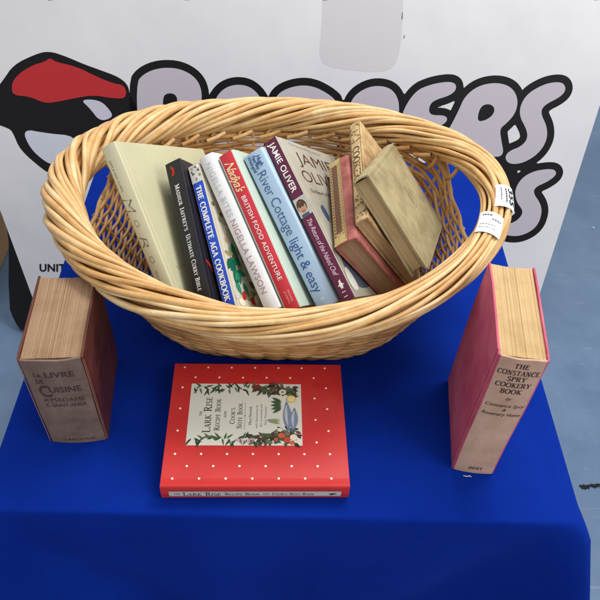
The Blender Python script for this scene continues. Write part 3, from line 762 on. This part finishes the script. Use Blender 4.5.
# --- 7 maroon book
T, W, L = .0186, .1867, .2287
mar = matv('maroon_spine', rgb(98,26,62), .32); ph = mottled('grey_photo_cover', rgb(150,146,132), rgb(186,182,166), 12, .32, .45, 500, 0, .3, .7)
e, c = book('maroon spined book with a small portrait on the spine and its grey front cover showing', (.0776,.5595,.1422), (-.8493,-.6817,-.2526), T, W, L, mar, ph, mar, PAGES_NEW, bulge=.0003, soft=True, ct=.0014, over=.0008)
lettering(spine_fn(.0003, T), [('JAMIE OLIVER', ('sans',.016,0,1.02), S(.0090,.2245), S(.0090,.153), .0082, WHITE), ('The Return of the Naked Chef', ('sans',.0,.35,.9), S(.0092,.1135), S(.0092,.034), .0068, rgb(232,196,214)), ('| |', SANS, S(.009,.013), S(.009,.006), .004, WHITE)], 'spine_lettering', c)
pr = Print(lambda a, b, h: (b, -.00045-h, -a), .0001, .00001)
pr.rect(-.1445, .0006, -.1185, T-.0006, rgb(186,190,180))
pr.ell(-.1325,.0085,.0092,.0070,0,rgb(84,60,44)); pr.ell(-.1305,.0083,.0082,.0056,0,rgb(196,150,126)); pr.ell(-.1350,.0083,.0032,.0058,0,rgb(92,66,46))
pr.ell(-.1318,.0060,.0008,.0009,0,rgb(50,34,30)); pr.ell(-.1318,.0108,.0008,.0009,0,rgb(50,34,30)); pr.line([(-.1302,.0084),(-.1285,.0080)], .0008, rgb(160,110,90)); pr.line([(-.1265,.0060),(-.1256,.0084),(-.1265,.0108)], .0012, rgb(130,60,60))
pr.rect(-.1222,.0030,-.1187,.0140,rgb(70,84,120))
pr.build('portrait', c)
pr = Print(spine_fn(.0003, T), .0003, .00001)   # little bird mark of the publisher
pr.ell(-.0215,.0090,.0042,.0024,0,WHITE); pr.ell(-.0262,.0092,.0016,.0015,0,WHITE); pr.leaf(-.0225,.0100,.004,.0014,1.2,WHITE); pr.leaf(-.0225,.0080,.004,.0014,-1.2,WHITE); pr.line([(-.0268,.0098),(-.0284,.0108)],.0008,WHITE); pr.line([(-.0178,.0096),(-.0165,.0106)],.0008,WHITE); pr.line([(-.0178,.0084),(-.0165,.0074)],.0008,WHITE)
pr.build('bird_mark', c)
BR_ = rgb(74,44,40)
lettering(front_fn(T), [('The bestselling author', LIGHT, (.030,.2235), (.130,.2215), .0035, rgb(120,110,100)), ('JAMIE', ('sans',-.004,0,1), (.034,.203), (.150,.203), .0185, BR_), ('OLIVER', ('sans',-.004,0,1), (.024,.1745), (.150,.1745), .0185, BR_), ('The Return of the Naked Chef', SCRIPT, (.026,.152), (.140,.150), .006, BR_)], 'cover_lettering', c)
pr = Print(front_fn(T)); pr.poly(smooth_poly([(.030,.128),(.043,.134),(.047,.118),(.038,.104),(.032,.112)]), rgb(60,74,100)); pr.poly(smooth_poly([(.012,.06),(.05,.075),(.085,.05),(.08,.012),(.015,.010)]), rgb(78,86,100)); pr.poly(smooth_poly([(.004,.035),(.02,.045),(.03,.01),(.006,.008)]), rgb(206,204,196))
pr.build('cover_picture', c)

# --- 8 pink old book with lace label
T, W, L = .0317, .1429, .1722
pink = mottled('faded_pink_cloth', rgb(138,78,72), rgb(170,104,96), 60, .8, .15, 1500, .3); 
e, c = book('old faded pink cloth book with a tan lace patterned label on its spine', (.0651,.6096,.1872), (-1.5127,-.5474,-.5150), T, W, L, pink, pink, pink, PAGES_TAN, bulge=.0012, ct=.0028)
pr = Print(spine_fn(.0012, T), .0003); X1 = .0195
TAN = rgb(186,162,110); DKB = rgb(104,74,58)
pr.rect(-L+.0006, .0006, -.0006, X1, TAN)
pr.rect(-L+.012, .0052, -.020, X1-.0055, DKB)
for k in range(25):
    a = -L+.012+k*.0062
    if a > -.012: break
    for xx in (.0035, X1-.0035):
        pr.ell(a, xx, .0022, .0017, 0, rgb(128,98,68), 10); pr.ell(a, xx, .0012, .0009, 0, TAN, 8)
    pr.ell(a+.003, .0085, .0012, .0008, .5, rgb(132,100,74), 6); pr.ell(a, .0110, .0010, .0008, .5, rgb(128,98,72), 6)
pr.line([(-L+.004,.0015),(-.004,.0015)], .0006, rgb(120,92,62)); pr.line([(-L+.004,X1-.001),(-.004,X1-.001)], .0006, rgb(120,92,62))
pr.build('lace_label', c)
# --- 9 tan old book with letters on the spine
T, W, L = .0191, .132, .2305
tan = mottled('stained_tan_cloth', rgb(150,116,80), rgb(200,172,126), 40, .8, .15, 1500, .3); tsp = mottled('tan_spine_cloth', rgb(176,150,104), rgb(208,184,138), 60, .8, .15, 1500, .3)
e, c = book('old stained tan book with dark capitals down its spine, beside the pink book', (.0880,.6299,.2101), (-1.5611,-.5323,-.5386), T, W, L, tsp, tan, tan, PAGES_OLD, bulge=.001, ct=.0026)
lettering(spine_fn(.001, T), [('COOKERY', ('serif',.2,.09), S(.0095,.165), S(.0095,.075), .0105, rgb(92,68,44))], 'spine_lettering', c)
pr = Print(spine_fn(.001, T), .0004); r_ = random.Random(9)
for k in range(40): pr.leaf(-r_.choice([r_.uniform(.178,.225), r_.uniform(.006,.05)]), r_.uniform(.003,.016), .005, .0022, r_.uniform(0,6), r_.choice([rgb(110,84,54), rgb(132,104,70)]))
pr.line([(-.227,.0015),(-.004,.0015)], .0007, rgb(112,86,56)); pr.line([(-.227,.0175),(-.004,.0175)], .0007, rgb(112,86,56))
pr.build('spine_ornament', c)
# --- 10 grey green old book on top
T, W, L = .0226, .1402, .1918
gg = mottled('faded_grey_green_cloth', rgb(128,114,82), rgb(170,155,118), 26, .75, .2, 1400, .35, .3, .68); ggs = mottled('faded_spine_cloth', rgb(150,138,100), rgb(184,172,132), 60, .75, .2, 1400, .35)
e, c = book('old faded grey green book lying topmost at the right end of the basket', (.0826,.6605,.2472), (-1.9550,-.4576,-.7183), T, W, L, ggs, gg, gg, PAGES_OLD, bulge=.0012, ct=.0024, over=.005)
pr = Print(front_fn(T), .0002)
for k in range(7): pr.line([(.052+.005*k, .118-.004*(k % 2)), (.055+.005*k, .112+.004*(k % 2))], .0008, rgb(122,112,82))
pr.build('faint_ornament', c)
pr = Print(front_fn(T), .0002); EG = rgb(180,166,124)
for P in ([(.0004,.002),(.0004,L-.002)], [(.002,.0006),(W-.002,.0006)], [(W-.0006,.002),(W-.0006,L-.002)], [(.004,L-.0006),(W-.002,L-.0006)]): pr.line(P, .0011, EG)
pr.build('worn_edge', c)

# --- left standing book
T, W, L = .070, .130, .165
brs = mottled('worn_brown_cloth', rgb(102,84,76), rgb(132,111,101), 34, .8, .15, 1600, .4, .3, .7); brf = mottled('red_brown_cloth', rgb(74,36,28), rgb(98,50,38), 20, .5, .3, 1200, .3)
e, c = book('thick old brown book standing on its tail at the left of the table', (-.277,.442,0), (0,0,.083), T, W, L, brs, brf, brf, PAGES_TAN, bulge=.003, ct=.0026, name='antique_book', group='old books standing on the blue cloth')
DB = rgb(74,54,48); F_ = upright_fn(.003, T)
lettering(F_, [('La', ('sans',.012,.0,.9), (.0125,.1405), (.0200,.1405), .0085, DB), ('LIVRE', ('sans',.014,0,1), (.0245,.1405), (.0560,.1405), .0095, DB), ('DE', ('sans',.012,0,1), (.0125,.128), (.0205,.128), .0075, DB), ('C', ('sans',.012,0,1), (.0120,.110), (.0250,.110), .021, DB), ('UISINE', ('sans',.016,0,1), (.0235,.113), (.0590,.113), .0105, DB), ('de', SCRIPT, (.0130,.0935), (.0190,.0935), .006, DB), ('MADAME', ('sans',-.004,.0,1), (.0215,.0935), (.0590,.0935), .0075, DB), ('E. SAINT-ANGE', ('sans',.004,0,1), (.0140,.0825), (.0590,.0825), .0060, DB), ('LAROUSSE', ('sans',.006,0,1.1), (.0200,.0085), (.0560,.0085), .0050, DB)], 'spine_lettering', c)
pr = Print(F_, .0003); EC = rgb(152,112,88)
pr.line([(.0008,.0035),(.0008,L-.002)], .0009, EC); pr.line([(T-.0008,.003),(T-.0008,L-.002)], .0009, EC); pr.build('worn_edge', c)
pr = Print(front_fn(T), .0003)
pr.line([(.0008,.003),(.0008,L-.004)], .0010, rgb(150,110,84)); pr.line([(.008,.006),(.008,L-.006)], .0006, rgb(66,30,24))
for k in range(9): pr.line([(.045+.03*math.sin(k*1.7)*.6, .06+.008*k), (.055+.02*math.sin(k*2.3), .066+.008*k), (.07+.02*math.sin(k), .060+.0085*k)], .0012, rgb(70,32,26))
pr.build('embossed_ornament', c)

# --- right standing book
T, W, L = .052, .139, .227
sps = mottled('faded_beige_spine_cloth', rgb(182,146,124), rgb(208,172,150), 30, .8, .15, 1600, .4, .3, .7); spf = mottled('rose_cloth', rgb(176,72,98), rgb(202,104,124), 14, .75, .2, 1600, .35)
e, c = book('tall thick rose coloured book with faded beige spine standing at the right of the table', (.2195,.4195,0), (0,0,-.115), T, W, L, sps, spf, spf, PAGES_GOLD, bulge=.002, ct=.0024, name='antique_book', group='old books standing on the blue cloth')
DB = rgb(70,44,36); F_ = upright_fn(.002, T); SE = ('serif',.19,.09)
lettering(F_, [('THE', SE, (.0190,.2155), (.0340,.2155), .0072, DB), ('CONSTANCE', SE, (.0045,.2045), (.0475,.2045), .0076, DB), ('SPRY', SE, (.0170,.1945), (.0370,.1945), .0076, DB), ('COOKERY', SE, (.0075,.1840), (.0445,.1840), .0076, DB), ('BOOK', SE, (.0155,.1730), (.0380,.1730), .0076, DB), ('by', SCRIPT, (.0245,.1600), (.0310,.1600), .0055, DB), ('Constance Spry', ('sans',.006,.25,1), (.0065,.1470), (.0480,.1470), .0058, DB), ('&', ('sans',.004,.2,1), (.0265,.1390), (.0305,.1390), .0055, DB), ('Rosemary Hume', ('sans',.006,.25,1), (.0065,.1305), (.0480,.1305), .0058, DB), ('DENT', SE, (.0190,.0120), (.0360,.0120), .0056, DB)], 'spine_lettering', c)
m = MB()
pr = Print(lambda a, b, h: (-h, a, b), .0003)
pr.line([(.0009,.002),(.0009,L-.002)], .0012, rgb(206,120,128)); pr.line([(.009,.004),(.009,L-.004)], .0010, rgb(206,112,128)); pr.build('worn_edge', c)

# --- red polka dot book lying flat
T, W, L = .219, .177, .029
lk = empty('polka_dot_book', (-.1295,.3705,0), (0,0,.028), label='red white dotted hardback lying flat in front of the basket with an illustrated label', cat='book')
REDC = matv('polka_red_cover', rgb(198,46,44), .45, .35); 
ct = .0028
def rbox(m, x0,y0,z0,x1,y1,z1): m.box(x0,y0,z0,x1,y1,z1)
# profile in y-z: spine board in front, boards above and below
pf = [(W, 0), (.004, 0), (.001, .0008), (0, .003), (-.0012, L/2), (0, L-.003), (.001, L-.0008), (.004, L), (.0075, L-.0009), (.011, L), (W, L), (W, L-ct), (.0045, L-ct), (ct-.0002, L-ct-.002), (ct-.0005, ct+.002), (.0045, ct), (W, ct)]
m = MB(); n = len(pf); V = [(x, y, z) for x in (0, T) for y, z in pf]
F = [(i, (i+1) % n, n+(i+1) % n, n+i) for i in range(n)]
q = [(0,1,15,16), (1,2,3,14,15), (3,4,5,13,14), (5,6,7,12,13), (7,8,9,12), (9,10,11,12)]
F = [f[::-1] for f in F]+[f for f in q]+[tuple(n+i for i in f)[::-1] for f in q]
m.add(V, F); cov = bevel(m.build('cover', REDC, lk), .0005)
m = MB(); m.box(.003, ct+.001, ct+.0003, T-.003, W-.004, L-ct-.0003); m.build('pages', pages_mat('flat_book_pages', rgb(205,200,184), rgb(226,222,208), rgb(238,235,224), 2), lk)
def lmap(a, b, h): return (a, b, L+h)
pr = Print(lmap, .00012); CD = rgb(250,234,208)
LX0, LX1, LY0, LY1 = .0247, .1652, .0541, .1445
for r in range(11):
    for k in range(8):
        x = .0135+.0307*k+(.0153 if r % 2 else 0); y = .0105+.0160*r
        if x > T-.006 or (LX0-.002 < x < LX1+.002 and LY0-.002 < y < LY1+.002): continue
        pr.ell(x, y, .0014, .0014, 0, CD, 12)
pr.build('dots', cov)
pr = Print(lmap, .00012); pr.rect(LX0, LY0, LX1, LY1, rgb(214,214,200)); lab = pr.build('label_panel', cov)
pr = Print(lmap, .00018); r_ = random.Random(12)
GR = [rgb(52,74,50), rgb(70,92,62), rgb(38,54,40), rgb(96,112,82)]
for y0, sgn in ((LY1-.006, -1), (LY0+.008, 1)):      # sprigs along the two long edges
    for s in range(4):
        bx = LX0+.004+s*.021
        for k in range(9):
            pr.leaf(bx+k*.0023, y0+sgn*.002*math.sin(k), r_.uniform(.008,.013), .0026, r_.choice([.5,-.5,2.4,-2.2,1.2,-1.3])+r_.uniform(-.2,.2), r_.choice(GR))
for k in range(210):
    x = r_.uniform(.106,.163); wd = .006+.013*(x-.1)/.06; yb = r_.choice([r_.uniform(LY1-.003-wd, LY1-.003), r_.uniform(LY0+.003, LY0+.006+wd)])
    pr.leaf(x-.003, yb, r_.uniform(.006,.010), r_.uniform(.0028,.0046), r_.uniform(0,6.28), r_.choice(GR+[rgb(92,46,46), rgb(120,60,50)]))
for k in range(9): pr.ell(r_.uniform(.085,.108), LY0+r_.uniform(.004,.009), .0018,.0014,0, r_.choice([rgb(176,110,140), rgb(200,150,170)]), 8)
for k in range(7): pr.ell(r_.uniform(.100,.128), LY1-r_.uniform(.002,.006), .0016,.0013,0, rgb(150,52,44), 8)
for k in range(3): pr.leaf(.1385, .084+k*.003, .017, .0022, 2.9+.12*k, rgb(140,150,104))
for k in range(5): pr.leaf(.140, .116-k*.002, .014, .0045, 2.6+.3*k, rgb(66,84,56))
def fish(cx, cy, l, w, a):
    ca, sa = math.cos(a), math.sin(a)
    def q(u, v): return (cx+u*ca-v*sa, cy+u*sa+v*ca)
    pr.poly([q(-l*.42,0), q(-l*.56,w*.55), q(-l*.50,0), q(-l*.56,-w*.55)][:4], rgb(104,116,134))
    pr.poly([q(l*(t-.5)*.96, w*.5*math.sin(PI*min(1,t**.8))) for t in np.linspace(0.03,1,12)]+[q(l*(t-.5)*.96, -w*.5*math.sin(PI*min(1,t**.8))) for t in np.linspace(1,0.03,12)][1:], rgb(120,134,154))
    pr.poly([q(l*(t-.5)*.8, w*.34*math.sin(PI*t)) for t in np.linspace(0.05,.95,10)]+[q(l*(t-.5)*.8, 0) for t in (.9,.5,.1)], rgb(176,186,198))
    pr.ell(*q(l*.38, w*.08), .0008,.0008,0, rgb(20,20,24), 8)
fish(.1475,.097,.044,.011,1.62); fish(.1555,.092,.034,.010,1.50)
for (x, y, rx, c1) in ((.1525,.121,.0062,rgb(214,190,104)), (.1525,.121,.0048,rgb(228,210,140)), (.1415,.1315,.0046,rgb(226,214,190)), (.1415,.1315,.0022,rgb(170,130,110)), (.1395,.0675,.0042,rgb(206,92,72)), (.1465,.0615,.0042,rgb(190,74,56)), (.1470,.070,.0034,rgb(120,110,90)), (.1545,.0650,.0046,rgb(222,214,196)), (.1380,.0755,.0030,rgb(226,216,196)), (.153,.0575,.003,rgb(200,90,60)), (.133,.062,.0026,rgb(196,84,64))):
    pr.ell(x, y, rx, rx*.9, 0, c1, 14)
pr.build('label_picture', lab)
KK = rgb(46,44,42)
SM = ('serif',.15,.07,.76); 
lettering(lmap, [('THE', ('serif',.15,.07), (.0395,.095), (.0395,.103), .0028, KK), ('LARK RISE', SM, (.0480,.0715), (.0480,.1240), .0095, KK), ('RECIPE BOOK', SM, (.0605,.0745), (.0605,.1215), .0065, KK), ('AND', ('serif',.15,.07), (.0700,.093), (.0700,.103), .0028, KK), ("COOK'S", SM, (.0790,.0840), (.0790,.1080), .0060, KK), ('NOTE BOOK', SM, (.0880,.0775), (.0880,.1150), .0062, KK), ('Mary Norwak', SANS, (.1010,.083), (.1010,.110), .0036, KK),
   ('with illustrations by', LIGHT, (.1090,.078), (.1090,.112), .0026, KK), ('the countryside and', LIGHT, (.1145,.080), (.1145,.113), .0026, KK), ('Flora Thompson', LIGHT, (.1200,.083), (.1200,.110), .0026, KK)], 'label_lettering', lab, .0003)
pr = Print(lmap, .0003); pr.line([(.0945,.076),(.0945,.116)], .0003, KK); pr.ell(.0945,.096,.0008,.0008,0,KK,6); pr.build('ornament_rule', lab)
def smap(a, b, h): f = b/L; return (a, -.0012*4*f*(1-f)*.9-.0002-h, b)
pr = Print(smap, .00015); pr.rect(.0095, .0085, .2095, .0205, rgb(196,190,186)); sp = pr.build('spine_panel', cov)
pr = Print(smap, .00025)
for P in ([(.0105,.0093),(.2085,.0093)], [(.0105,.0197),(.2085,.0197)], [(.0105,.0093),(.0105,.0197)], [(.2085,.0093),(.2085,.0197)]): pr.line(P, .0005, rgb(110,100,96))
pr.leaf(.196,.012,.008,.003,.4,KK); pr.leaf(.200,.016,.006,.002,-.5,KK); pr.leaf(.194,.0145,.009,.002,.1,KK)
pr.build('spine_border', sp)
lettering(smap, [('THE', ('serif',.15,.07), (.0150,.0145), (.0230,.0145), .0035, KK), ('LARK RISE', SM, (.0255,.0145), (.0700,.0145), .0078, KK), ('RECIPE BOOK', SM, (.0740,.0145), (.1150,.0145), .0056, KK), ('AND', ('serif',.15,.07), (.1180,.0145), (.1260,.0145), .0032, KK), ("COOK'S NOTE BOOK", SM, (.1290,.0145), (.1780,.0145), .0056, KK)], 'spine_lettering', sp, .0003)

m = MB(); m.tube([(.2330,.4100,.0012),(.2365,.4085,.0022),(.2400,.4098,.0014),(.2425,.4088,.0012)], .0006, 6)
tag(m.build('paper_scrap', plain('white_paper_scrap', rgb(216,214,208), .8)), 'tiny white scrap of paper on the cloth at the foot of the rose coloured book', 'paper scrap')
# ------------------------------------------------------------------ light
w = bpy.data.worlds.new('World'); scn.world = w; w.use_nodes = True
bg = w.node_tree.nodes['Background']; bg.inputs[0].default_value = (.97,.98,1,1); bg.inputs[1].default_value = .72
def area(name, loc, target, sx, sy, power, col):
    l = bpy.data.lights.new(name, 'AREA'); l.shape = 'RECTANGLE'; l.size = sx; l.size_y = sy; l.energy = power; l.color = col
    o = bpy.data.objects.new(name, l); COL.objects.link(o); o.location = loc
    d = Vector(target)-Vector(loc); o.rotation_euler = d.to_track_quat('-Z', 'Y').to_euler(); return o
area('ceiling_lamp', (.55, 1.35, 1.85), (0, .6, 0), 1.5, .5, 36, (1,.98,.95))
area('front_fill_light', (1.5, -.35, 1.7), (.1, .6, 0), 1.1, 1.1, 20, (1,.99,.97))  # unseen fill added from the camera side, right, to brighten the spines
scn.view_settings.view_transform = 'Standard'; scn.view_settings.look = 'None'
scn.view_settings.exposure = 0; scn.view_settings.gamma = 1
scn.render.engine = 'CYCLES'
